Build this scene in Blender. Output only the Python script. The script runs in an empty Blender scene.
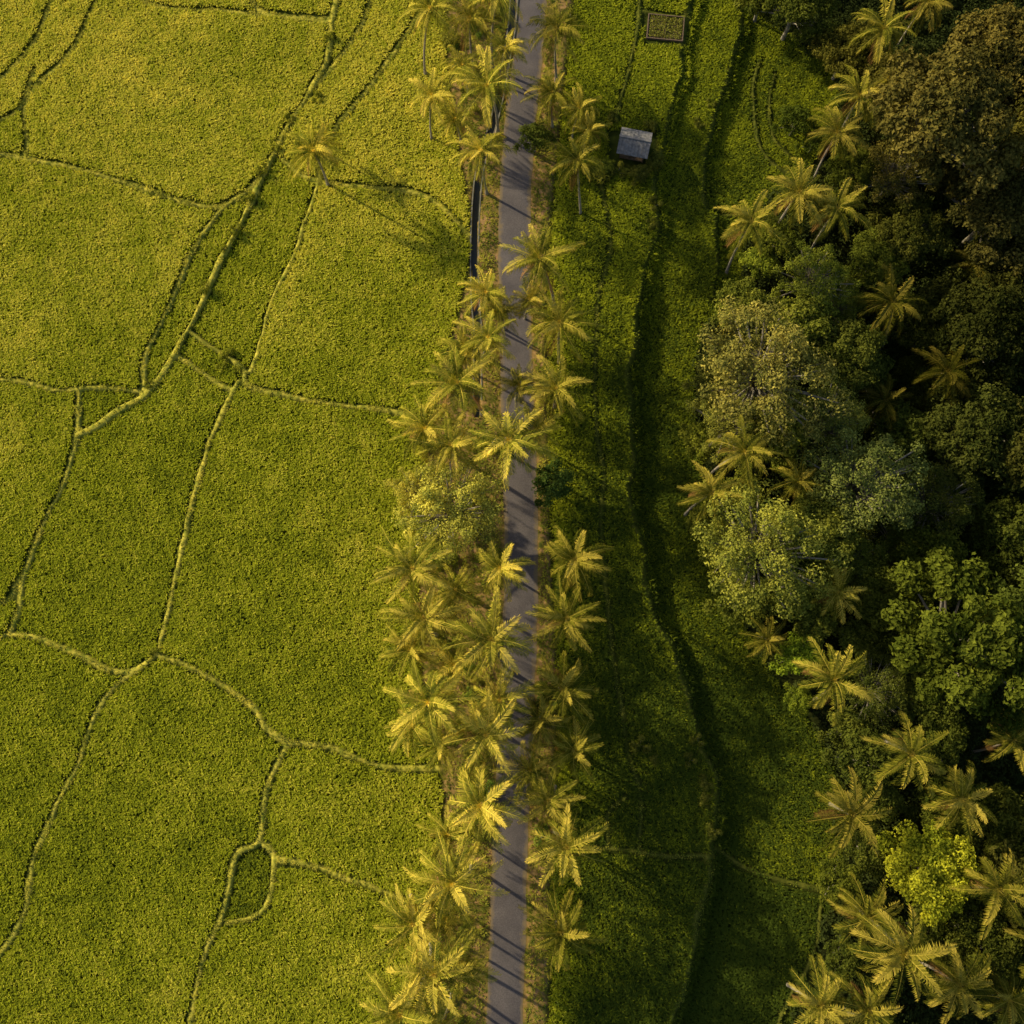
import bpy, math, numpy as np
from mathutils import Vector
R=np.random.default_rng(7)
sc=bpy.context.scene
# ---------------------------------------------------------------- camera
H=130.0; TILT=math.radians(11)
cam=bpy.data.cameras.new("camera"); cam.angle=2*math.atan(0.5); cam.clip_end=9000; cam.clip_start=1
co=bpy.data.objects.new("camera",cam); sc.collection.objects.link(co)
co.location=(0,0,H); co.rotation_euler=(TILT,0,0); sc.camera=co
ct,st=math.cos(TILT),math.sin(TILT)
def S(u,v,z=0.0):
    a=(u-512)/1024.0; b=(512-v)/1024.0
    d=(a, st+b*ct, -ct+b*st)
    t=(H-z)/(-d[2]); return (d[0]*t,d[1]*t)
def line(pts,z=0.0,sub=5):
    p=np.array([S(u,v,z) for u,v in pts]); 
    if len(p)<3: 
        t=np.linspace(0,1,sub*2)[:,None]; return p[0]*(1-t)+p[1]*t
    q=np.vstack([2*p[0]-p[1],p,2*p[-1]-p[-2]]); out=[]
    for i in range(1,len(q)-2):
        for k in range(sub):
            t=k/sub
            out.append(0.5*((2*q[i])+(-q[i-1]+q[i+1])*t+(2*q[i-1]-5*q[i]+4*q[i+1]-q[i+2])*t*t+(-q[i-1]+3*q[i]-3*q[i+1]+q[i+2])*t**3))
    out.append(p[-1]); return np.array(out)
def vnoise(x,y,s,seed):
    r=np.random.default_rng(seed).random((256,256))
    x=np.asarray(x)/s; y=np.asarray(y)/s
    xi=np.floor(x).astype(int); yi=np.floor(y).astype(int); fx=x-xi; fy=y-yi
    fx=fx*fx*(3-2*fx); fy=fy*fy*(3-2*fy)
    g=lambda a,b:r[a%256,b%256]
    return (g(xi,yi)*(1-fx)+g(xi+1,yi)*fx)*(1-fy)+(g(xi,yi+1)*(1-fx)+g(xi+1,yi+1)*fx)*fy
def sm(a,b,x):
    t=np.clip((x-a)/(b-a),0,1); return t*t*(3-2*t)
# ---------------------------------------------------------------- mesh helpers
def mkmesh(name,V,T,mats,mi=None,attrs=None,smooth=False):
    V=np.asarray(V,dtype=np.float32); T=np.asarray(T,dtype=np.int32); k=T.shape[1]
    me=bpy.data.meshes.new(name); me.vertices.add(len(V)); me.vertices.foreach_set("co",V.ravel())
    me.loops.add(T.size); me.loops.foreach_set("vertex_index",T.ravel())
    me.polygons.add(len(T)); me.polygons.foreach_set("loop_start",np.arange(0,T.size,k,dtype=np.int32))
    for m in mats: me.materials.append(m)
    if mi is not None: me.polygons.foreach_set("material_index",np.asarray(mi,dtype=np.int32))
    me.polygons.foreach_set("use_smooth",np.full(len(T),smooth,dtype=bool))
    if attrs:
        for n,a in attrs.items():
            a=np.asarray(a,dtype=np.float32)
            at=me.attributes.new(n,'FLOAT','POINT'); at.data.foreach_set("value",a)
    me.update(calc_edges=True); return me
def obj(name,me,loc=(0,0,0),rot=0,s=1,parent=None,color=None):
    o=bpy.data.objects.new(name,me); sc.collection.objects.link(o); o.location=loc
    o.rotation_euler=(0,0,rot); o.scale=(s,s,s) if not hasattr(s,'__len__') else s
    if parent: o.parent=parent
    if color: o.color=color
    return o
class MB:
    def __init__(s): s.V=[];s.T=[];s.M=[];s.A=[];s.n=0
    def add(s,v,t,m,tone=1.0):
        v=np.asarray(v,float);t=np.asarray(t,int); s.V.append(v);s.T.append(t+s.n);s.M.append(np.full(len(t),m));s.n+=len(v)
        s.A.append(np.broadcast_to(np.asarray(tone,float),(len(v),)))
    def mesh(s,name,mats,smooth=False): return mkmesh(name,np.vstack(s.V),np.vstack(s.T),mats,np.concatenate(s.M),attrs={"tone":np.concatenate(s.A)},smooth=smooth)
def tube(mb,P,rad,m,n=7):
    P=np.asarray(P,float); k=len(P); V=[]
    for i in range(k):
        t=P[min(i+1,k-1)]-P[max(i-1,0)]; t/=np.linalg.norm(t)+1e-9
        a=np.cross(t,[0.3,0.9,0.1]); a/=np.linalg.norm(a); b=np.cross(t,a)
        for j in range(n):
            w=2*math.pi*j/n; V.append(P[i]+rad[i]*(math.cos(w)*a+math.sin(w)*b))
    T=[]
    for i in range(k-1):
        for j in range(n):
            a=i*n+j;b=i*n+(j+1)%n; T+= [(a,b,b+n),(a,b+n,a+n)]
    mb.add(V,T,m)
def leaves(mb,C,N,size,m,rng,asp=0.55,tone=1.0):
    n=len(C); C=np.asarray(C); N=N/(np.linalg.norm(N,axis=1)[:,None]+1e-9)
    r=rng.normal(size=(n,3)); a=np.cross(N,r); a/=np.linalg.norm(a,axis=1)[:,None]+1e-9; b=np.cross(N,a)
    sz=(size*(0.6+0.8*rng.random(n)))[:,None]
    p0=C-a*sz*.5; p1=C+b*sz*.5*asp+N*sz*.08; p2=C+a*sz*.5; p3=C-b*sz*.5*asp+N*sz*.08
    V=np.stack([p0,p1,p2,p3],1).reshape(-1,3); i=np.arange(n)*4
    T=np.vstack([np.stack([i,i+1,i+2],1),np.stack([i,i+2,i+3],1)])
    tn=np.repeat(np.broadcast_to(np.asarray(tone,float),(n,))*rng.uniform(.75,1.25,n),4)
    mb.add(V,T,m,tn)
# ---------------------------------------------------------------- materials
def nt(name):
    m=bpy.data.materials.new(name); m.use_nodes=True; t=m.node_tree; t.nodes.clear(); return m,t
def N(t,ty,**k):
    n=t.nodes.new(ty)
    for a,b in k.items(): setattr(n,a,b)
    return n
def ramp(t,src,stops):
    r=N(t,'ShaderNodeValToRGB'); e=r.color_ramp.elements
    while len(e)<len(stops): e.new(0.5)
    for q,(p,c) in zip(e,stops): q.position=p; q.color=(*c,1)
    t.links.new(src,r.inputs[0]); return r.outputs[0]
def noise(t,scale,detail=3,vec=None,rough=.5):
    n=N(t,'ShaderNodeTexNoise'); n.inputs['Scale'].default_value=scale; n.inputs['Detail'].default_value=detail; n.inputs['Roughness'].default_value=rough
    if vec is None: vec=N(t,'ShaderNodeNewGeometry').outputs['Position']
    t.links.new(vec,n.inputs['Vector']); return n.outputs['Fac']
def mix(t,f,a,b,mode='MIX'):
    n=N(t,'ShaderNodeMix',data_type='RGBA',blend_type=mode)
    for s,x in ((0,f),(6,a),(7,b)):
        if hasattr(x,'links'): t.links.new(x,n.inputs[s])
        elif s==0: n.inputs[0].default_value=x
        else: n.inputs[s].default_value=(*x,1)
    return n.outputs[2]
def math_(t,op,a,b):
    n=N(t,'ShaderNodeMath',operation=op)
    for i,x in enumerate((a,b)):
        if hasattr(x,'links'): t.links.new(x,n.inputs[i])
        else: n.inputs[i].default_value=x
    return n.outputs[0]
def attr(t,n):
    a=N(t,'ShaderNodeAttribute'); a.attribute_name=n; return a.outputs['Fac']
def leafmat(name,stops,trans,useobj=True,tint=(1.2,1.08,.45)):
    m,t=nt(name); f=math_(t,'SUBTRACT',attr(t,"tone"),.5)
    c=ramp(t,f,stops)
    if useobj:
        oi=N(t,'ShaderNodeObjectInfo'); c=mix(t,1.0,c,oi.outputs['Color'],'MULTIPLY')
    d=N(t,'ShaderNodeBsdfDiffuse'); t.links.new(c,d.inputs[0])
    tr=N(t,'ShaderNodeBsdfTranslucent'); t.links.new(mix(t,1.0,c,tint,'MULTIPLY'),tr.inputs[0])
    mx=N(t,'ShaderNodeMixShader'); mx.inputs[0].default_value=trans
    t.links.new(d.outputs[0],mx.inputs[1]); t.links.new(tr.outputs[0],mx.inputs[2])
    o=N(t,'ShaderNodeOutputMaterial'); t.links.new(mx.outputs[0],o.inputs[0]); return m
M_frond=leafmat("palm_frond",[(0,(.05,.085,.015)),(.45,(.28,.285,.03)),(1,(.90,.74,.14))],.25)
M_dead=leafmat("dead_frond",[(0,(.25,.14,.05)),(1,(.42,.26,.09))],.2)
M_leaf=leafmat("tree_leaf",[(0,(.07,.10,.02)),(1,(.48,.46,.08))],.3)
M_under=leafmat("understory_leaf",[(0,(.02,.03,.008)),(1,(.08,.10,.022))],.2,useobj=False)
M_grass=leafmat("verge_grass",[(0,(.12,.17,.02)),(1,(.70,.64,.09))],.35,useobj=False)
M_rice=leafmat("rice_leaf",[(0,(.09,.13,.016)),(.5,(.42,.46,.022)),(1,(.84,.76,.10))],.38,useobj=False,tint=(1.14,1.02,.5))
def simple(name,c1,c2,scale,rough=.85,bump=.3):
    m,t=nt(name); f=noise(t,scale,3); c=ramp(t,f,[(.3,c1),(.7,c2)])
    p=N(t,'ShaderNodeBsdfPrincipled'); p.inputs['Roughness'].default_value=rough; t.links.new(c,p.inputs['Base Color'])
    o=N(t,'ShaderNodeOutputMaterial'); t.links.new(p.outputs[0],o.inputs[0]); return m
M_bark=simple("palm_bark",(.22,.19,.14),(.40,.35,.26),3)
M_bark2=simple("tree_bark",(.16,.14,.10),(.36,.32,.24),2)
M_roof=simple("roof_sheet",(.12,.12,.12),(.28,.26,.25),2.5,.6)
M_wood=simple("weathered_wood",(.12,.08,.05),(.22,.15,.09),4)
M_conc=simple("concrete",(.13,.125,.09),(.26,.24,.17),1.5)
M_water=simple("ditch_water",(.02,.025,.02),(.035,.04,.03),1,.3,.05)
M_nut=simple("coconut",(.14,.15,.02),(.24,.2,.04),5)
m,t=nt("asphalt"); f=noise(t,.35,4); f2=noise(t,9,2)
c=ramp(t,f,[(.3,(.085,.073,.075)),(.7,(.14,.12,.115))]); c=mix(t,.5,c,ramp(t,f2,[(.35,(.5,.5,.5)),(.65,(1.3,1.3,1.3))]),'MULTIPLY')
e=attr(t,"edge"); e2=math_(t,'ADD',e,math_(t,'MULTIPLY',math_(t,'SUBTRACT',noise(t,1.3,4),.5),.6))
c=mix(t,ramp(t,e2,[(.74,(0,0,0)),(1.0,(1,1,1))]),c,(.22,.16,.075))
p=N(t,'ShaderNodeBsdfPrincipled'); p.inputs['Roughness'].default_value=.8; t.links.new(c,p.inputs['Base Color'])
o=N(t,'ShaderNodeOutputMaterial'); t.links.new(p.outputs[0],o.inputs[0]); M_asph=m
m,t=nt("ground_soil")
n1=noise(t,1.3,4)
soil=ramp(t,n1,[(.3,(.035,.045,.008)),(.7,(.07,.09,.014))])
bund=ramp(t,n1,[(.3,(.14,.18,.02)),(.7,(.66,.56,.08))])
dirt=ramp(t,n1,[(.32,(.10,.12,.02)),(.5,(.26,.18,.05)),(.7,(.42,.25,.11))])
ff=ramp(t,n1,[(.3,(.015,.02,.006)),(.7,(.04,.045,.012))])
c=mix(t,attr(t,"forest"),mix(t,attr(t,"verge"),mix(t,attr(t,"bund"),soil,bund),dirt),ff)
p=N(t,'ShaderNodeBsdfDiffuse'); t.links.new(c,p.inputs[0])
o=N(t,'ShaderNodeOutputMaterial'); t.links.new(p.outputs[0],o.inputs[0]); M_ground=m

# ---------------------------------------------------------------- layout
bunds=[ # (points, half width, height)
([(120,-20),(160,8),(240,12),(300,18),(330,22)],.35,.6),
([(345,-30),(330,20),(326,62),(288,125),(264,178),(237,232),(205,292),(190,330),(176,355),(150,385),(133,402),(80,432)],.62,.8),
([(240,198),(214,216),(190,255),(168,312),(146,355),(141,390)],.4,.65),
([(-30,158),(20,158),(60,166),(130,186),(205,207),(240,199),(262,176)],.36,.65),
([(105,-20),(76,48),(30,98),(24,155)],.3,.5),
([(60,-20),(40,35),(12,70),(-20,95)],.25,.5),
([(36,70),(20,110),(-20,130)],.25,.5),
([(284,160),(320,183),(400,190),(440,206),(472,240)],.36,.65),
([(320,183),(300,238),(270,308),(250,372)],.38,.65),
([(430,-5),(412,25),(372,85),(330,140),(320,183)],.4,.65),
([(250,-20),(262,10),(325,18)],.3,.5),
([(375,-20),(360,25),(318,85)],.3,.5),
([(190,333),(240,368),(252,389),(330,405),(415,414)],.42,.7),
([(176,355),(225,388),(240,383)],.35,.5),
([(-30,378),(80,390),(141,391)],.36,.65),
([(80,392),(76,435),(60,490),(26,570),(18,612),(8,634)],.4,.65),
([(-30,610),(5,600),(20,578)],.3,.5),
([(238,382),(214,430),(194,490),(180,560),(166,620),(155,655)],.45,.7),
([(-30,672),(5,634),(60,645),(115,670),(155,655)],.4,.65),
([(155,655),(115,685),(86,740),(65,790),(40,850),(20,920),(-20,985)],.45,.7),
([(155,655),(215,678),(250,706),(278,740),(330,748),(390,765),(450,768)],.45,.7),
([(290,745),(270,790),(262,838),(237,855),(225,905),(205,960),(186,1040)],.45,.7),
([(262,838),(276,858),(262,912),(228,921)],.35,.6),
([(276,857),(330,873),(380,890),(430,908)],.4,.65),
([(594,170),(612,235),(600,300),(597,380),(600,470),(605,560),(612,640),(622,720),(640,790),(640,852)],.22,.35),
([(610,852),(605,810),(625,795)],.2,.4),
([(545,850),(620,852),(712,858)],.3,.5),
([(642,-20),(634,50),(616,120)],.35,.6),
([(640,12),(690,18)],.3,.5),
]
bunds=[(p,w*.5,h*.78) for p,w,h in bunds]
bunds_low=[([(712,848),(760,872),(835,892)],.15,.4),([(822,905),(815,950),(790,1000),(775,1040)],.15,.4),([(716,215),(760,212),(790,190)],.15,.4),([(760,60),(752,95),(756,135),(775,165),(810,178)],.15,.4),([(775,75),(768,105),(772,135),(790,155)],.12,.35)]
xs_line=line([(720,-160),(693,-10),(686,40),(668,120),(654,180),(656,235),(636,300),(629,400),(632,500),(652,600),(682,685),(703,745),(716,800),(712,860),(692,940),(670,1030),(650,1150)])
xs2_line=line([(760,-160),(745,-10),(738,45),(716,110),(703,165),(702,205),(712,215)],-1)
xf_line=line([(735,-160),(750,-10),(790,35),(838,80),(830,140),(790,185),(748,225),(742,290),(705,335),(695,400),(705,480),(722,560),(742,620),(785,690),(832,760),(838,870),(812,960),(790,1030),(770,1150)],-2.2)
vl_line=line([(440,-160),(446,0),(452,100),(468,200),(472,250),(455,330),(432,410),(425,500),(420,600),(425,700),(442,770),(442,830),(428,900),(416,1000),(410,1150)])
vr_line=line([(590,-160),(572,0),(562,100),(552,200),(546,300),(548,500),(556,700),(550,850),(548,1000),(546,1150)])
rd_line=line([(538,-200),(531,0),(527,60),(518,150),(514,250),(516,350),(519,450),(521,550),(519,650),(514,750),(510,850),(507,950),(505,1024),(500,1300)],0.05,8)
def xat(l,Y):
    i=np.argsort(l[:,1]); return np.interp(Y,l[i,1],l[i,0])
def warp(X,Y):
    return X+(vnoise(X,Y,6,11)-.5)*.9+(vnoise(X,Y,1.6,13)-.5)*.2, Y+(vnoise(X,Y,6,12)-.5)*.9+(vnoise(X,Y,1.6,14)-.5)*.2
BL=[(line(p,.3),w,h) for p,w,h in bunds]+[(line(p,-2),w,h) for p,w,h in bunds_low]
def bundfield(X,Y):
    shp=X.shape; X=X.ravel();Y=Y.ravel(); WX,WY=warp(X,Y)
    D=np.full(X.shape,9.0); Hh=np.zeros(X.shape)
    for l,w,h in BL:
        mn=l.min(0)-4; mx=l.max(0)+4
        idx=np.nonzero((X>mn[0])&(X<mx[0])&(Y>mn[1])&(Y<mx[1]))[0]
        if len(idx)==0: continue
        px=WX[idx];py=WY[idx]; d=np.full(len(idx),1e9)
        for a,b in zip(l[:-1],l[1:]):
            v=b-a; L=v@v+1e-9; tt=np.clip(((px-a[0])*v[0]+(py-a[1])*v[1])/L,0,1)
            d=np.minimum(d,(px-a[0]-tt*v[0])**2+(py-a[1]-tt*v[1])**2)
        d=np.sqrt(d); dd=d-w*(.4+1.2*vnoise(px,py,3,77))
        Hh[idx]=np.maximum(Hh[idx],h*(1-sm(-.1,.3,dd))); D[idx]=np.minimum(D[idx],dd)
    return D.reshape(shp),Hh.reshape(shp)
gx=np.arange(-92,96,.5); gy=np.arange(-62,122,.5); GX,GY=np.meshgrid(gx,gy,indexing='ij')
D,_=bundfield(GX,GY)
xs=xat(xs_line,GY); xs2=xat(xs2_line,GY); xf=xat(xf_line,GY)
mask=(D>.3)&(abs(GX-xs)>.8)&(GX<xf)&(abs(GX-xat(rd_line,GY))>2)
lab=np.where(mask,np.arange(GX.size).reshape(GX.shape)+1,0)
for it in range(900):
    n=lab.copy()
    n[1:]=np.maximum(n[1:],lab[:-1]); n[:-1]=np.maximum(n[:-1],lab[1:]); n[:,1:]=np.maximum(n[:,1:],lab[:,:-1]); n[:,:-1]=np.maximum(n[:,:-1],lab[:,1:])
    n[~mask]=0
    if (n==lab).all(): break
    lab=n
FV=((lab*2654435761)%1000)/1000.0
u_,c_=np.unique(lab,return_counts=True); small=np.isin(lab,u_[c_<500])&(lab>0); FV=np.where(small,.5,FV)
for it in range(4):
    z=FV==0; a=np.zeros_like(FV)
    for ax,sft in((0,1),(0,-1),(1,1),(1,-1)): a=np.maximum(a,np.roll(FV,sft,ax))
    FV=np.where(z,a,FV)
def fval(X,Y):
    i=np.clip(((X-gx[0])/.5).round().astype(int),0,len(gx)-1); j=np.clip(((Y-gy[0])/.5).round().astype(int),0,len(gy)-1); return FV[i,j]
def height(X,Y,want=False):
    D,Hb=bundfield(X,Y)
    wx=X+(vnoise(X,Y,4,21)-.5)*1.2
    d1=wx-xat(xs_line,Y); d2=wx-xat(xs2_line,Y)
    north=sm(50,62,Y)
    z=-(2.1*(1-north)+1.0*north)*sm(0,2.2,d1)
    z-=north*1.3*sm(0,1.7,d2)
    df=X-xat(xf_line,Y)
    z-=9*sm(2,38,df)
    lip=.2*np.exp(-((d1+.3)/.4)**2)+.2*north*np.exp(-((d2+.3)/.4)**2)
    near=(1-sm(-5,0,d1))
    z+=(fval(X,Y)-.5)*.6*near*(D>.1)
    z+=Hb*1.0*(df<0)+lip
    vl=xat(vl_line,Y);vr=xat(vr_line,Y)
    vg=sm(-.5,.5,X-vl)*(1-sm(-.5,.5,X-vr))
    rx=abs(X-xat(rd_line,Y))
    z=z*(1-vg)+vg*(.35+.25*vnoise(X,Y,2.2,31)*sm(2.2,4,rx))
    z=np.where(rx<2.3,.35,z)
    z=z-(.55*(abs(X-chx(Y))<.45))*(Y>38)
    z+=(vnoise(X,Y,1.0,33)-.5)*.12*(rx>2.6)+sm(3,20,df)*(vnoise(X,Y,7,34)-.5)*2
    if want: return z,D,vg,df,d1,d2,north
    return z
ch_line=line([(521,-160),(514,0),(508,50),(497,110),(480,170),(475,230),(475,295),(478,330)],.2)
chx=lambda Y: xat(ch_line,Y)
def axis(lo,hi,st):
    core=np.arange(lo,hi,st)
    return np.concatenate([[lo-4500,lo-1800,lo-700,lo-300,lo-120,lo-50,lo-20,lo-6],core,[hi+6,hi+20,hi+50,hi+120,hi+300,hi+700,hi+1800,hi+4500]])
ax=axis(-84,88,.24); ay=axis(-52,116,.24)
X,Y=np.meshgrid(ax,ay,indexing='ij')
Z,D,vg,df,d1,d2,north=height(X,Y,True)
nx,ny=X.shape; idx=np.arange(nx*ny).reshape(nx,ny)
Q=np.stack([idx[:-1,:-1],idx[1:,:-1],idx[1:,1:],idx[:-1,1:]],-1).reshape(-1,4)
bm_=np.maximum((1-sm(.0,.22,D))*(1-.85*sm(6,10,X)),.3*np.maximum(np.exp(-((d1+.3)/.5)**2),north*np.exp(-((d2+.3)/.5)**2)))
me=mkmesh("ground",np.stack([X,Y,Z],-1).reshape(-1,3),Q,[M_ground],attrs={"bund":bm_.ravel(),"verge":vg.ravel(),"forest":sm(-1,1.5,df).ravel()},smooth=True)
obj("ground",me)
gz=Z
def zat(x,y):
    i=np.clip(np.searchsorted(ax,x),1,nx-1); j=np.clip(np.searchsorted(ay,y),1,ny-1); return np.minimum(gz[i,j],gz[i-1,j-1])
# ---------------------------------------------------------------- road
P=rd_line[np.argsort(rd_line[:,1])]; yy=np.arange(-50,116,.5); cx=np.interp(yy,P[:,1],P[:,0])
offs=np.array([-2.15,-1.7,-.9,0,.9,1.7,2.15]); Vr=[];E=[]
for y_,c_ in zip(yy,cx):
    for o_ in offs:
        w=o_+(0.3*(vnoise(y_,o_*3,1.5,5)-.5) if abs(o_)>2 else 0)
        Vr.append((c_+w,y_,.354+.05*(1-(o_/2.15)**2)+.01)); E.append(abs(o_)/2.15)
k=len(offs); ii=np.arange(len(yy)*k).reshape(-1,k)
Qr=np.stack([ii[:-1,:-1],ii[:-1,1:],ii[1:,1:],ii[1:,:-1]],-1).reshape(-1,4)
obj("road",mkmesh("road",Vr,Qr,[M_asph],attrs={"edge":E},smooth=True))
mb=MB(); yy=np.arange(38,112,.6)
for prof,mt in (([(-.62,.1),(-.62,.52),(-.45,.52),(-.45,-.2)],0),([(.45,-.2),(.45,.52),(.62,.52),(.62,.1)],0),([(-.45,.12),(.45,.12)],1)):
    V=[(chx(y_)+a,y_,b) for y_ in yy for a,b in prof]; k=len(prof); T=[]
    for i in range(len(yy)-1):
        for j in range(k-1):
            a=i*k+j; T+=[(a,a+1,a+k+1),(a,a+k+1,a+k)]
    mb.add(V,T,mt)
obj("irrigation_channel",mb.mesh("irrigation_channel",[M_conc,M_water]))
# ---------------------------------------------------------------- rice and grass blades
def blades(name,px,py,hgt,wid,nb,mat,tone,lean=(.5,1.15),sp=.09):
    n=len(px); pz=zat(px,py)-.03
    bx=np.repeat(px,nb)+R.normal(0,sp,n*nb); by=np.repeat(py,nb)+R.normal(0,sp,n*nb); bz=np.repeat(pz,nb)
    az=R.random(n*nb)*2*np.pi; ln=R.uniform(lean[0],lean[1],n*nb); hh=np.repeat(hgt,nb)*R.uniform(.8,1.15,n*nb)
    dx,dy=np.cos(az),np.sin(az); w=wid*R.uniform(.7,1.3,n*nb)*.5
    a=np.stack([bx,by,bz],-1)
    mx=bx+dx*hh*np.sin(ln)*.45; my=by+dy*hh*np.sin(ln)*.45; mz=bz+hh*.78
    c=np.stack([mx+dy*w,my-dx*w,mz],-1); d=np.stack([mx-dy*w,my+dx*w,mz],-1)
    tip=np.stack([bx+dx*hh*np.sin(ln)*1.15,by+dy*hh*np.sin(ln)*1.15,bz+hh*(.6+.45*np.cos(ln))],-1)
    V=np.stack([a,c,tip,d],1).reshape(-1,3); i=np.arange(n*nb)*4
    T=np.vstack([np.stack([i,i+1,i+3],1),np.stack([i+1,i+2,i+3],1)])
    tn=np.repeat(np.repeat(tone,nb)+R.normal(0,.12,n*nb),4)
    obj(name,mkmesh(name,V,T,[mat],attrs={"tone":tn}))
st_=.31
rx_,ry_=np.meshgrid(np.arange(-82,75,st_),np.arange(-46,113,st_),indexing='ij')
rx_=rx_.ravel()+R.uniform(-.14,.14,rx_.size); ry_=ry_.ravel()+R.uniform(-.14,.14,ry_.size)
vis=(abs(rx_)<68+ry_*.12)
rx_,ry_=rx_[vis],ry_[vis]
D,_=bundfield(rx_,ry_)
wxx=rx_+(vnoise(rx_,ry_,4,21)-.5)*1.2
e1=wxx-xat(xs_line,ry_); e2=wxx-xat(xs2_line,ry_); ef=rx_-xat(xf_line,ry_)
vgm=(rx_>xat(vl_line,ry_)-.3)&(rx_<xat(vr_line,ry_)+.3)
nor=ry_>54
garden=(abs(rx_-S(665,30)[0])<3.2)&(abs(ry_-S(665,30)[1])<2.6)
ok=(D>.40)&~((e1>-.3)&(e1<.6))&~(nor&(e2>-.3)&(e2<.6))&(ef<-.3)&~vgm&~garden
hp=S(633,152); ok&=~((abs(rx_-hp[0])<3.6)&(abs(ry_-hp[1])<3.2))
qx,qy=rx_[ok],ry_[ok]
fv=fval(qx,qy)
th=np.where(fv>.5,.12,-.25)+fv*.4; row=np.sin((qx*np.cos(th)+qy*np.sin(th)+.5*vnoise(qx,qy,6,44))*2*np.pi/1.15)
hg=.55+.12*(vnoise(qx,qy,1.1,41)-.5)+.16*(vnoise(qx,qy,8,42)-.5)+.035*row
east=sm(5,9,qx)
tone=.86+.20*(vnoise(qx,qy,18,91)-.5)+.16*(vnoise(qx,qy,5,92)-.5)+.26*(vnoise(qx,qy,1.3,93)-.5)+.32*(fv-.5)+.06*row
# painted into tone: palm and terrace shade east of the road, golden haze north-west
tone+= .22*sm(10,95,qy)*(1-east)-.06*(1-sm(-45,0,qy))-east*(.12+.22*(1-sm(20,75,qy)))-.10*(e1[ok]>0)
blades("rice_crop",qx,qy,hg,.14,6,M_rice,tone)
okb=((D<.16)|((e1>-.7)&(e1<.9))|(nor&(e2>-.7)&(e2<.9))|vgm)&(ef<0)&(abs(rx_-xat(rd_line,ry_))>2.35)&~((ry_>38)&(abs(rx_-chx(ry_))<.7))&~garden
okb&=(R.random(len(okb))<np.where(vgm,.6,.6))
gx_,gy_=rx_[okb],ry_[okb]
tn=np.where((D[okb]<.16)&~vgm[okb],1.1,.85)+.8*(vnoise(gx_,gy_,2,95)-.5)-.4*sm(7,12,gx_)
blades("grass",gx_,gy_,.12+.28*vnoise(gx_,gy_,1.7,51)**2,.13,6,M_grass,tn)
print("tufts",len(qx),len(gx_))
# ---------------------------------------------------------------- palms
def palm(seed,h,lean):
    r=np.random.default_rng(seed); mb=MB()
    tt=np.linspace(0,1,9); tp=np.stack([lean*tt**1.6,0.25*np.sin(tt*3),h*tt],1)
    rad=.13+.08*(1-tt); rad[0]=.34; tube(mb,tp,rad,0,8)
    top=tp[-1]; nf=23
    for i in range(nf):
        kf=i/(nf-1); az=i*2.39996+r.normal(0,.22)
        dead = kf>.93
        p0=math.radians(70-88*kf**.8+r.normal(0,8)); L=r.uniform(4.4,6.4)*(.70+.30*min(1,kf*3.0))
        dr=math.radians(r.uniform(50,100)) if not dead else math.radians(30)
        if dead: p0=math.radians(-50)
        n=11; pts=[top.copy()]; ca,sa=math.cos(az),math.sin(az); tw=r.normal(0,.2)
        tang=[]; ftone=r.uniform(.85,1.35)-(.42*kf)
        for j in range(n):
            s=(j+.5)/n; pi_=p0-dr*s**1.3; a2=az+tw*s*2
            d=np.array([math.cos(pi_)*math.cos(a2),math.cos(pi_)*math.sin(a2),math.sin(pi_)]); tang.append(d); pts.append(pts[-1]+d*L/n)
        pts=np.array(pts); mt=2 if dead else 1
        side=np.array([-sa,ca,0]); roll=r.normal(0,.35)
        wv=.06*(1-np.linspace(0,1,n+1))+.012
        V=np.concatenate([pts-side*wv[:,None],pts+side*wv[:,None]]); T=[]
        for j in range(n): T+=[(j,j+1,n+2+j),(j,n+2+j,n+1+j)]
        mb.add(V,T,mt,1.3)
        nl=34; VV=[];TT=[];TN=[];c=0
        for j in range(nl):
            s=.10+.90*(j+.5)/nl; f=s*n; q=min(int(f),n-1); pp=pts[q]*(1-(f-q))+pts[q+1]*(f-q); tg=tang[q]
            up=np.cross(tg,side); up*= (1 if up[2]>0 else -1)
            ll=1.25*(math.sin(math.pi*min(1,.18+.74*s))**.7)*r.uniform(.7,1.1)
            fa=math.radians(24+40*s)
            for sg in (-1,1):
                if r.random()<.08: continue
                dd=math.cos(fa)*sg*side+math.sin(fa)*tg+up*(.18+sg*roll*.5); dd/=np.linalg.norm(dd)
                dn=r.uniform(.35,.95)
                m1=pp+dd*ll*.5; t1=pp+dd*ll*.85+np.array([0,0,-dn*ll])
                w=.05; wt=tg*w
                VV+=[pp-wt*.6,pp+wt*.6,m1+wt,m1-wt,t1]; TT+=[(c,c+1,c+2),(c,c+2,c+3),(c+3,c+2,c+4)]; c+=5
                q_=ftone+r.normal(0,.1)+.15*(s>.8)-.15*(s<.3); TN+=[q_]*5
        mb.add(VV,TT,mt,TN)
    for i in range(9):
        a=r.random()*6.28; cc=top+np.array([math.cos(a)*.4,math.sin(a)*.4,-.35-.3*r.random()])
        o_=[(1,0,0),(0,1,0),(-1,0,0),(0,-1,0),(0,0,1.2),(0,0,-1.2)]
        mb.add(cc+np.array(o_)*.17,[(0,1,4),(1,2,4),(2,3,4),(3,0,4),(1,0,5),(2,1,5),(3,2,5),(0,3,5)],3)
    return mb.mesh("palm",[M_bark,M_frond,M_dead,M_nut]),h,lean
protos=[palm(1,9.5,.8),palm(2,11,1.6),palm(3,12.5,1.2),palm(4,14,2.4),palm(5,12,3.2),palm(6,10.5,.4),palm(7,11.5,1.0),palm(8,13,1.8)]
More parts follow.
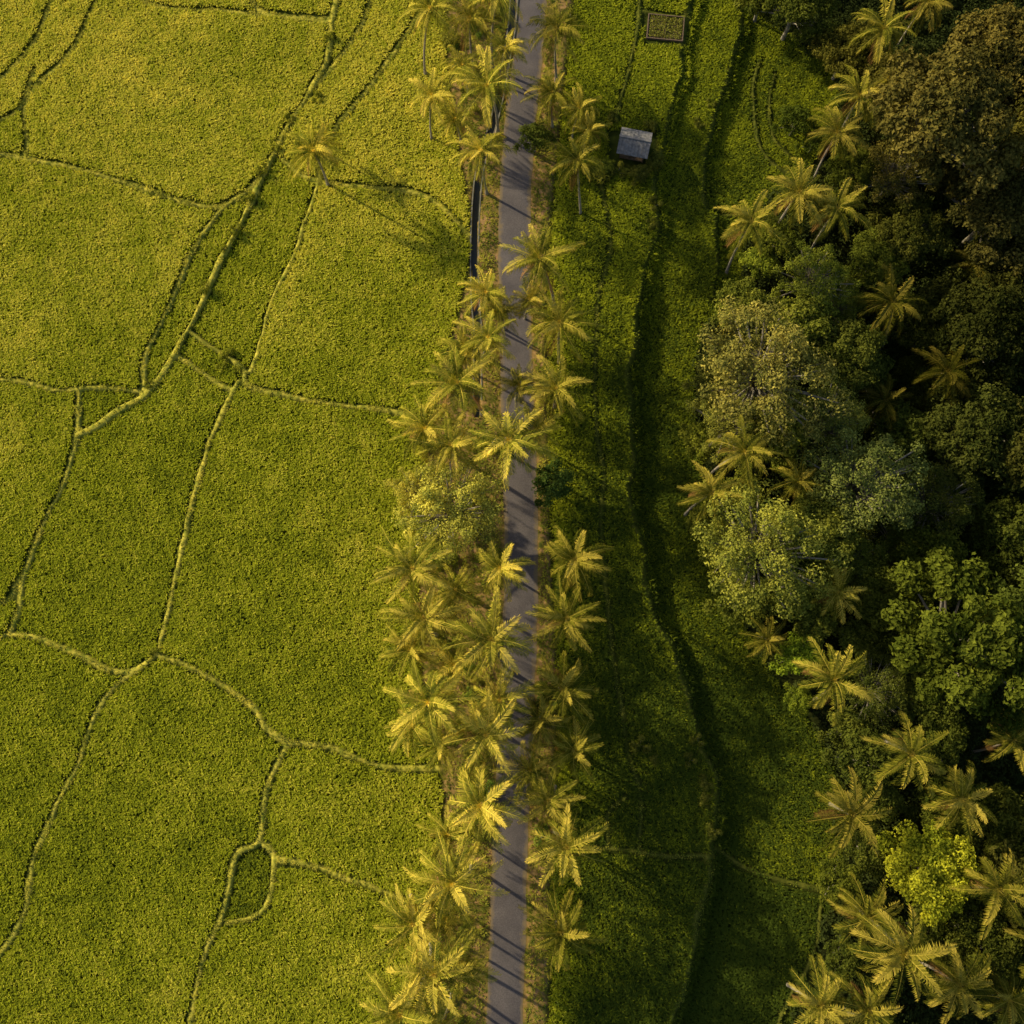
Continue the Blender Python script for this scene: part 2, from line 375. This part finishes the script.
def put_palm(u,v,k,size=1.0,col=(1,1,1),rot=None):
    if R.random()<.3: k=6+k%2
    me,h,lean=protos[k%8]; s=size; rot=R.random()*6.28 if rot is None else rot
    g=0.3
    for _ in range(4):
        x,y=S(u,v,g+h*s); bx=x-math.cos(rot)*lean*s; by=y-math.sin(rot)*lean*s
        g=float(zat(np.array([bx]),np.array([by]))[0])
    obj("palm_tree",me,(bx,by,g-.1),rot,s,color=(*col,1))
road_palms=[(430,8,3,.85),(497,-5,4,.9),(470,18,1,.8),(487,85,3,1.0),(432,95,2,.75),(480,150,2,.85),(462,65,0,.7),(556,28,1,.85),(552,92,0,.75),(580,108,2,.65),(578,160,4,.8),
(540,258,3,.95),(486,292,2,.75),(488,338,3,.8),(560,322,1,.95),(556,388,2,.9),(458,382,3,1.0),(425,428,1,.9),(508,440,4,1.05),(575,560,2,.9),(412,568,3,.95),(500,568,0,.8),(424,618,2,.95),(492,640,4,1.1),
(567,618,1,.85),(562,690,5,.9),(428,703,3,1.05),(486,735,2,1.0),(574,750,0,.8),(480,806,4,1.05),(548,800,5,.8),(567,848,2,.95),(452,884,1,1.05),(412,925,3,.9),(434,975,2,1.1),(562,932,0,.95),(400,1015,3,1.0),(437,1030,1,.9),(455,665,5,.8),(455,590,0,.8),(410,650,5,.85),(450,445,5,.8),(535,430,5,.75),(446,920,5,.8),(590,130,0,.6),(540,720,5,.8),(530,770,0,.75),(465,350,5,.8),(500,700,5,.8),(440,745,5,.75),(505,48,0,.7),(455,118,0,.6),(500,310,0,.65),(462,965,5,.8),(448,835,0,.7),(412,725,0,.75),(530,300,0,.6),(520,385,0,.65)]
for u,v,k,s in road_palms:
    w=R.uniform(.8,1.15)*(1.15 if u<520 else .85); put_palm(u,v,k,s*1.03,(w*1.07,w,w*.85))
put_palm(313,150,5,.9,(1.3,1.2,.9)); put_palm(322,138,0,.55,(1.3,1.2,.9))
forest_palms=[(800,192,2,.95),(752,222,1,.95),(838,208,3,.9),(893,302,4,1.0),(948,372,3,.9),(838,132,2,.85),(884,28,3,.9),(860,95,4,.85),(745,452,3,.9),(712,494,1,.85),(838,592,2,.8),(835,680,3,1.0),(768,640,1,.6),
(912,755,3,.95),(853,815,2,1.0),(962,800,4,.9),(1000,890,3,.95),(905,955,2,1.15),(868,918,1,.85),(822,1005,2,.9),(975,262,3,.75),(930,0,2,.8),(885,400,0,.8),(800,480,1,.7),(1015,740,3,.8),(960,985,2,.9),(1010,1000,1,.9),(870,1010,4,.9),(1060,820,2,1),(1060,300,2,1),(1060,950,3,1)]
for i,(u,v,k,s) in enumerate(forest_palms):
    w=R.uniform(.5,.95)*(.5 if 240<v<640 and u>840 else 1); put_palm(u,v,k,s,(w*1.07,w,w*.85))
# ---------------------------------------------------------------- broadleaf trees
def broad(seed,RR,h,ncl,nleaf,ls,clr,limbs=1.0):
    r=np.random.default_rng(seed); mb=MB()
    hb=h-RR*.75
    tube(mb,[(0,0,0),(.2,0,hb*.4),(0,.2,hb*.8)],[.045*RR+.1,.035*RR+.08,.03*RR+.06],0,8)
    C=[]; lob=r.random(5)*6.28
    for i in range(ncl):
        a=i*2.39996+r.normal(0,.2); q=math.sqrt((i+.5)/ncl)*RR*.82*r.uniform(.8,1.1)*(1+.16*math.sin(2*a+lob[0])+.12*math.sin(3*a+lob[1])+.08*math.sin(5*a+lob[2]))
        zz=h-RR*.28-(q/RR)**2*RR*.5*r.uniform(.8,1.3)+r.normal(0,RR*.1); C.append((q*math.cos(a),q*math.sin(a),zz))
    C=np.array(C)
    for c in C:
        mid=c*np.array([.45,.45,0])+np.array([0,0,hb*.75+(c[2]-hb*.75)*.55]); end=c+np.array([0,0,clr*RR*.3])
        if r.random()<limbs: tube(mb,[(0,0,hb*.6),mid,c,end],[.02*RR+.03,.013*RR+.02,.007*RR+.015,.02],0,5)
    for c in C:
        cr=clr*RR*r.uniform(.65,1.3); n=nleaf
        d=r.normal(size=(n,3)); d/=np.linalg.norm(d,axis=1)[:,None]; d[:,2]=np.abs(d[:,2])*1.0-.25*(r.random(n)<.3)
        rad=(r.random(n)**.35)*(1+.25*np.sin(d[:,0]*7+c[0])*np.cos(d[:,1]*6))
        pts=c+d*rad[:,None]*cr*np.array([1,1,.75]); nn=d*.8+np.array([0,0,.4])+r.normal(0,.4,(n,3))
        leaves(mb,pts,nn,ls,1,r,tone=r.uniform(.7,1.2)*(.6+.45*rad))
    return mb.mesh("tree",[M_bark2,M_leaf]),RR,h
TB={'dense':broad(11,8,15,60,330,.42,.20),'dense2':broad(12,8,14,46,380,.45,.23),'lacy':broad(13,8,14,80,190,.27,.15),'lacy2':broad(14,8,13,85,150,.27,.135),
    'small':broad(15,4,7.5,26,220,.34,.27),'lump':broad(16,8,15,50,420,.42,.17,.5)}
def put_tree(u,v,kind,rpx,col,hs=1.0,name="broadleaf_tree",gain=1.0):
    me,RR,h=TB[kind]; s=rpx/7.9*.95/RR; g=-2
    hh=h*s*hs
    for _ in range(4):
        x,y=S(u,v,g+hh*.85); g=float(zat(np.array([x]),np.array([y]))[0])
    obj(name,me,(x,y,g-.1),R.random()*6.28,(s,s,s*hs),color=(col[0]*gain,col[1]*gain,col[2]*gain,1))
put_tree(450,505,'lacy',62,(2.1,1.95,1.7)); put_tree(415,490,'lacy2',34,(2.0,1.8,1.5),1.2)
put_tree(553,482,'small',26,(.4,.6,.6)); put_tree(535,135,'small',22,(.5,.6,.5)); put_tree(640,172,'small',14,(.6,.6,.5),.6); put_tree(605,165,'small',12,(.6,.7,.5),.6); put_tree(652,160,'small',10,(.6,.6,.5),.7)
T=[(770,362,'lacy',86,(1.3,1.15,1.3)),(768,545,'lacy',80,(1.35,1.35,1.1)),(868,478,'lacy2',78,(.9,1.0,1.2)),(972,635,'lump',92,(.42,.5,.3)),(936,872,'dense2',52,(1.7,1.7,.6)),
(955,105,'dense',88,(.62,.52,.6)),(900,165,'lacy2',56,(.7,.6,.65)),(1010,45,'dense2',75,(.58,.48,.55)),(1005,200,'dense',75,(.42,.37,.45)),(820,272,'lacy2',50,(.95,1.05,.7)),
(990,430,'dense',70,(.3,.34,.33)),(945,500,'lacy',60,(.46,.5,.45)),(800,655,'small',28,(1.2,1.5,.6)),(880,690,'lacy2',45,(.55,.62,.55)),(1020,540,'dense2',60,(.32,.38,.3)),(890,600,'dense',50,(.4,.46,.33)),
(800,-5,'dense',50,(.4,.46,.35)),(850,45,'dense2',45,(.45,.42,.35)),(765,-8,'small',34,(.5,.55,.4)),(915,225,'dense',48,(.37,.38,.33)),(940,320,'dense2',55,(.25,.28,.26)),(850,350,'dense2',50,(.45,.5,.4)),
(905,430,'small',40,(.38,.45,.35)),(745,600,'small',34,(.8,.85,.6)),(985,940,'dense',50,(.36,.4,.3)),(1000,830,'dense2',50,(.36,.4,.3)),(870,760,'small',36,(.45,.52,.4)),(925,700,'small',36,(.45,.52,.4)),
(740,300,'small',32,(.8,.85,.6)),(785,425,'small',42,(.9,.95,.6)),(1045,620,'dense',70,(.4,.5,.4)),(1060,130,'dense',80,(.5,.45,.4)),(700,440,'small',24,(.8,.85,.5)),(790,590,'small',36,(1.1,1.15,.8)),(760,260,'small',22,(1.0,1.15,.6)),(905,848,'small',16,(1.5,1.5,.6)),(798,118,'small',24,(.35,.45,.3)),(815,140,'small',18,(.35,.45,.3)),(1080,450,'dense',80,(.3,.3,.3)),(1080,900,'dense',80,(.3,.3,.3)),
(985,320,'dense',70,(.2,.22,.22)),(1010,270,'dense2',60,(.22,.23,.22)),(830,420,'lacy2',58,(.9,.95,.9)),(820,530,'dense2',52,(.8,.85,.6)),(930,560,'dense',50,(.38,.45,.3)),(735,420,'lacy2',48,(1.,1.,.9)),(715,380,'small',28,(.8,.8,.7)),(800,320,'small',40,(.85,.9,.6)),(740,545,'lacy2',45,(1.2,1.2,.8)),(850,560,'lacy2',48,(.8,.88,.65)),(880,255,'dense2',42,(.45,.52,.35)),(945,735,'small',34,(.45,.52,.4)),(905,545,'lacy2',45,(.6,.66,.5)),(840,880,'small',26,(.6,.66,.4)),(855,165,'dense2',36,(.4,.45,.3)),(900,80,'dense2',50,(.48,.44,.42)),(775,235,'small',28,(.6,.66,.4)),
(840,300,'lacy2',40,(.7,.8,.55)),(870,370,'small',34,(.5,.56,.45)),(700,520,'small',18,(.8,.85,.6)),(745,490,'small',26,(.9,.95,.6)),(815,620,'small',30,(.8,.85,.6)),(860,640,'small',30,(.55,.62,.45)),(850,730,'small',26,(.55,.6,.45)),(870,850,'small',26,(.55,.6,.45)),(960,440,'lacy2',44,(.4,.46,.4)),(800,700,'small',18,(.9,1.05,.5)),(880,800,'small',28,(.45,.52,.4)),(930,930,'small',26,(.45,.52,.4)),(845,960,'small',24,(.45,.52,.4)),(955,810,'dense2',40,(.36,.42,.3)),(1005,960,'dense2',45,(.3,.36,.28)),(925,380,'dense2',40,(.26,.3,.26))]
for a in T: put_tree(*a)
# ---------------------------------------------------------------- understory
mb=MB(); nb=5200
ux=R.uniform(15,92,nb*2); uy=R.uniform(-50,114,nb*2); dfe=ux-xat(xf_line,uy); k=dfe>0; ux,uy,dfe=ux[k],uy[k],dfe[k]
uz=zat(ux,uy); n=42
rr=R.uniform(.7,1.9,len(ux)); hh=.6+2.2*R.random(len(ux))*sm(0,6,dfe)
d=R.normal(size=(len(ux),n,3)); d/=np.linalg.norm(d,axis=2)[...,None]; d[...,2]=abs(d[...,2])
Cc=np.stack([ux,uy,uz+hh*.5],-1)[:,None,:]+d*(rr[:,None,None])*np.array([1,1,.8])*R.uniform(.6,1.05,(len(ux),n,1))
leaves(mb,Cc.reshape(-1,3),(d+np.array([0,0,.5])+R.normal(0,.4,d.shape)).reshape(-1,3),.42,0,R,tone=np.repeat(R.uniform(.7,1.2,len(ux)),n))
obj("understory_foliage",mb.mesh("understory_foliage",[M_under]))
def shrubmesh(seed):
    r=np.random.default_rng(seed); mb=MB()
    for i in range(9):
        a=r.random()*6.28; q=r.uniform(.1,.9); c=np.array([math.cos(a)*q,math.sin(a)*q,.4+.5*r.random()]); tube(mb,[(0,0,0),c*.6,c],[.05,.03,.015],0,4)
        dd=r.normal(size=(90,3)); dd/=np.linalg.norm(dd,axis=1)[:,None]; leaves(mb,c+dd*r.uniform(.3,.6)*r.uniform(.4,1,(90,1)),dd+np.array([0,0,.6]),.2,1,r,tone=r.uniform(.7,1.1))
    return mb.mesh("shrub",[M_bark2,M_leaf])
SH=[shrubmesh(61),shrubmesh(62),shrubmesh(63)]
sh=[(640,745,1.3),(655,760,.8),(228,355,1.2),(222,368,.8),(262,172,1.0),(250,200,.9),(236,232,.9),(206,290,1.0),(300,150,1.1),(318,100,.9),(330,40,.9),(155,652,.8),(150,385,.6),(705,800,1.0),(712,830,1.1),(690,760,.9),(600,178,1.4),(655,165,1.5),(618,172,1.3),(650,128,1.2),(705,782,1.1),(655,205,1.1),(652,225,1),(612,118,1),(697,740,.9),(277,150,.7),(225,250,.6),(290,120,.7),(238,370,.8),(700,120,1),(712,100,.8)]
for i in range(90):
    v=R.uniform(-20,1040); y=S(0,v)[1]; a=xat(vl_line,y); b=xat(vr_line,y); x=R.uniform(a,b)
    if abs(x-xat(rd_line,y))<3.4 or (y>36 and abs(x-chx(y))<1.3): continue
    obj("shrub",SH[i%3],(x,y,float(zat(np.array([x]),np.array([y]))[0])),R.random()*6,R.uniform(.6,1.5),color=(R.uniform(.6,1.1),R.uniform(.8,1.1),.7,1))
for i,(u,v,s) in enumerate(sh):
    x,y=S(u,v,.3); g_=.75 if u>560 else 1.15
    obj("shrub",SH[i%3],(x,y,float(zat(np.array([x]),np.array([y]))[0])),R.random()*6,s*.85,color=(g_,g_,.6,1))
# ---------------------------------------------------------------- hut
def box(mb,c,s,m):
    c=np.array(c);s=np.array(s)/2; V=[c+s*np.array(q) for q in [(-1,-1,-1),(1,-1,-1),(1,1,-1),(-1,1,-1),(-1,-1,1),(1,-1,1),(1,1,1),(-1,1,1)]]
    mb.add(V,[(0,2,1),(0,3,2),(4,5,6),(4,6,7),(0,1,5),(0,5,4),(1,2,6),(1,6,5),(2,3,7),(2,7,6),(3,0,4),(3,4,7)],m)
hx,hy=S(633,150,.5); hz=float(zat(np.array([hx]),np.array([hy]))[0])
hut=bpy.data.objects.new("field_hut",None); sc.collection.objects.link(hut); hut.location=(hx,hy,hz-.05); hut.rotation_euler=(0,0,math.radians(-12))
def part(name,fn,mat):
    mb=MB(); fn(mb); obj(name,mb.mesh(name,[mat]),parent=hut)
def posts(mb):
    for a in(-1.6,1.6):
        for b in(-1.3,1.3): box(mb,(a,b,1.2),(.16,.16,2.4),0)
part("posts",posts,M_wood)
part("floor",lambda mb:box(mb,(0,0,.35),(3.3,2.8,.2),0),M_wood)
def walls(mb):
    box(mb,(0,1.35,1.4),(3.0,.06,1.9),0); box(mb,(-1.66,0,1.0),(.06,2.4,1.1),0); box(mb,(1.66,0,1.4),(.06,2.4,1.9),0); box(mb,(-.9,-1.35,1.4),(1.2,.06,1.9),0)
part("walls",walls,M_wood)
def roof(mb):
    for sg in(-1,1):
        for i in range(9):
            x0=-2.15+i*.48
            v=[(x0,0,3.35),(x0+.46,0,3.35),(x0+.46,sg*2.0,2.25),(x0,sg*2.0,2.25)]; v+=[(a,b,c+.05+.02*(i%2)) for a,b,c in v]
            mb.add(v,[(0,1,2),(0,2,3),(4,5,6),(4,6,7),(0,1,5),(0,5,4),(1,2,6),(1,6,5),(2,3,7),(2,7,6),(3,0,4),(3,4,7)],0)
part("roof",roof,M_roof)
part("ridge_cap",lambda mb:box(mb,(0,0,3.42),(4.4,.3,.07),0),M_roof)
gx0,gy0=S(665,30,-.2); gzz=float(zat(np.array([gx0]),np.array([gy0]))[0])
gb=bpy.data.objects.new("garden_bed",None); sc.collection.objects.link(gb); gb.location=(gx0,gy0,gzz); gb.rotation_euler=(0,0,math.radians(-6))
def frame(mb):
    box(mb,(0,1.9,.2),(5.2,.12,.4),0);box(mb,(0,-1.9,.2),(5.2,.12,.4),0);box(mb,(-2.53,0,.2),(.12,3.66,.4),0);box(mb,(2.53,0,.2),(.12,3.66,.4),0);box(mb,(0,0,.18),(.1,3.66,.34),0)
mb=MB();frame(mb);obj("frame",mb.mesh("frame",[M_wood]),parent=gb)
mb=MB();box(mb,(0,0,.06),(4.9,3.6,.12),0);obj("soil",mb.mesh("soil",[M_wood]),parent=gb)
mb=MB();cc=np.stack([R.uniform(-2.3,2.3,1500),R.uniform(-1.7,1.7,1500),R.uniform(.15,.5,1500)],1);leaves(mb,cc,R.normal(size=(1500,3))+np.array([0,0,1]),.25,0,R);obj("plants",mb.mesh("plants",[M_leaf]),parent=gb)
# ---------------------------------------------------------------- light
EL=math.radians(25); az=math.atan2(.5,-.87)
sd=Vector((math.cos(az)*math.cos(EL),math.sin(az)*math.cos(EL),math.sin(EL)))
L=bpy.data.lights.new("sun",'SUN'); L.energy=5; L.angle=math.radians(1.0); L.color=(1,.85,.55)
lo=bpy.data.objects.new("sun",L); sc.collection.objects.link(lo); lo.rotation_euler=sd.to_track_quat('Z','Y').to_euler(); lo.location=(-60,40,80)
w=bpy.data.worlds.new("World"); sc.world=w; w.use_nodes=True; t=w.node_tree; bg=t.nodes['Background']
sk=t.nodes.new('ShaderNodeTexSky'); sk.sky_type='NISHITA'; sk.sun_disc=False; sk.sun_elevation=EL; sk.sun_rotation=math.atan2(sd.x,sd.y); sk.dust_density=2
t.links.new(sk.outputs[0],bg.inputs[0]); bg.inputs[1].default_value=.115
sc.view_settings.view_transform='Standard'; sc.view_settings.look='None'; sc.view_settings.exposure=0
